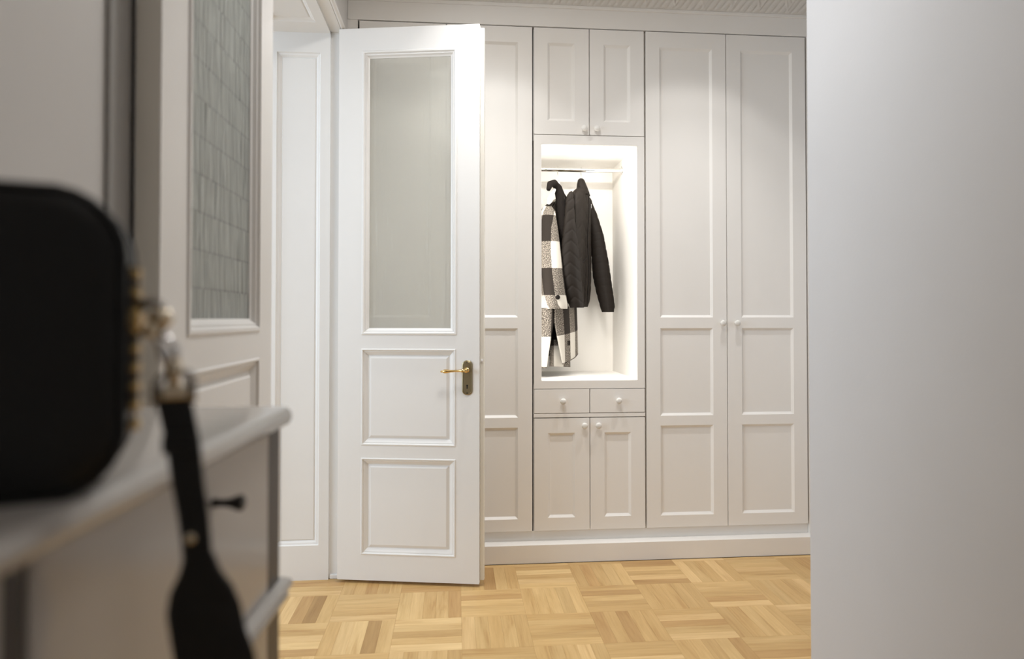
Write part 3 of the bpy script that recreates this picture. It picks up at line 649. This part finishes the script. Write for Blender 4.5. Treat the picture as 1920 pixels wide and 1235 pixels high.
obj('ring_bead', MB().lathe([(0.002, -0.009), (0.006, -0.006), (0.0075, 0), (0.006, 0.006), (0.002, 0.009)], 14, 'x', (rx+0.008, -0.004, rz)), 'pale_gold', bg, smooth=True)
obj('ring_bead', MB().lathe([(0.002, -0.006), (0.005, -0.004), (0.0065, 0), (0.005, 0.004), (0.002, 0.006)], 14, 'x', (rx+0.001, -0.005, rz-0.0095)), 'pale_gold', bg, smooth=True)
clasp = MB().tube([(rx+0.004, -0.002, 0.1175), (rx+0.008, -0.003, 0.1085), (0.1705, -0.004, 0.101), (0.1745, -0.004, 0.092)], [0.002, 0.0034, 0.0048, 0.0045], 10)
clasp.tube([(rx+0.004, -0.002, 0.1175), (rx+0.013, -0.003, 0.114), (0.1785, -0.004, 0.106), (0.1775, -0.004, 0.094)], [0.002, 0.0024, 0.0032, 0.0044], 10)
obj('swivel_clasp', clasp, 'chrome', bg, smooth=True)
obj('clasp_swivel', MB().lathe([(0.003, 0.100), (0.0062, 0.096), (0.0074, 0.091), (0.0062, 0.085), (0.0042, 0.082), (0.0050, 0.077)], 16, 'z', (0.1765, -0.004, 0)), 'pale_gold', bg, smooth=True)
bk = MB()
bk.box(0.1665, 0.1875, -0.0095, 0.0015, 0.0670, 0.0780)
obj('buckle', bk, 'pale_gold', bg, bevel=0.003)
bo = MB().tube([(0.1650, -0.004, 0.081), (0.1650, -0.004, 0.064)], 0.0036, 8).tube([(0.1890, -0.004, 0.086), (0.1890, -0.004, 0.064)], 0.0036, 8).tube([(0.1650, -0.004, 0.081), (0.1735, -0.004, 0.088), (0.1815, -0.004, 0.089), (0.1890, -0.004, 0.086)], 0.0026, 8)
obj('buckle_bow', bo, 'steel', bg, smooth=True)
SP = [(0.1766, 0.0695, 0.0122), (0.1772, 0.0648, 0.0126), (0.1838, 0.0327, 0.0119), (0.1873, 0.0007, 0.0114), (0.1908, -0.0212, 0.0111), (0.1931, -0.0424, 0.0106), (0.1945, -0.0596, 0.0106)]
PD = [(0.1952, -0.0547, 0.0108), (0.196, -0.0684, 0.0150), (0.1971, -0.0814, 0.0222), (0.1992, -0.0966, 0.0262), (0.2028, -0.1184, 0.0268), (0.2076, -0.1376, 0.0285), (0.2115, -0.1614, 0.0282), (0.2162, -0.1875, 0.0262)]
def strap(tab, th_, n=40):
    a = np.array(tab); s = np.linspace(0, 1, n); k = np.linspace(0, 1, len(a)); c = [np.interp(s, k, a[:, i]) for i in range(3)]
    rs = []
    for x, z, h in zip(*c):
        rs.append([(x-h, -0.004-th_*0.4, z), (x-h*0.9, -0.004-th_, z), (x+h*0.9, -0.004-th_, z), (x+h, -0.004-th_*0.4, z), (x+h, -0.004+th_*0.4, z), (x+h*0.9, -0.004+th_, z), (x-h*0.9, -0.004+th_, z), (x-h, -0.004+th_*0.4, z)])
    return MB().rings(rs, True, True, True)
st = obj('strap', strap(SP, 0.0024), 'leather', bg, smooth='auto')
obj('strap_keeper', MB().box(0.1690, 0.1915, -0.0095, 0.0015, 0.026, 0.041), 'leather', st, bevel=0.002)
tag(obj('rivet', MB().lathe([(0.0038, -0.0085), (0.0042, -0.0072), (0.0042, -0.006)], 14, 'y', (0.189, 0, -0.0402)), 'pale_gold', st, smooth=True), 'small gold rivet')
obj('shoulder_pad', strap(PD, 0.0034), 'leather', bg, smooth='auto')
for o in bg.children:
    if o.name.split('.')[0] not in ('body', 'piping', 'zip_tape', 'stud'): o.location = (-0.004, 0, -0.0045)
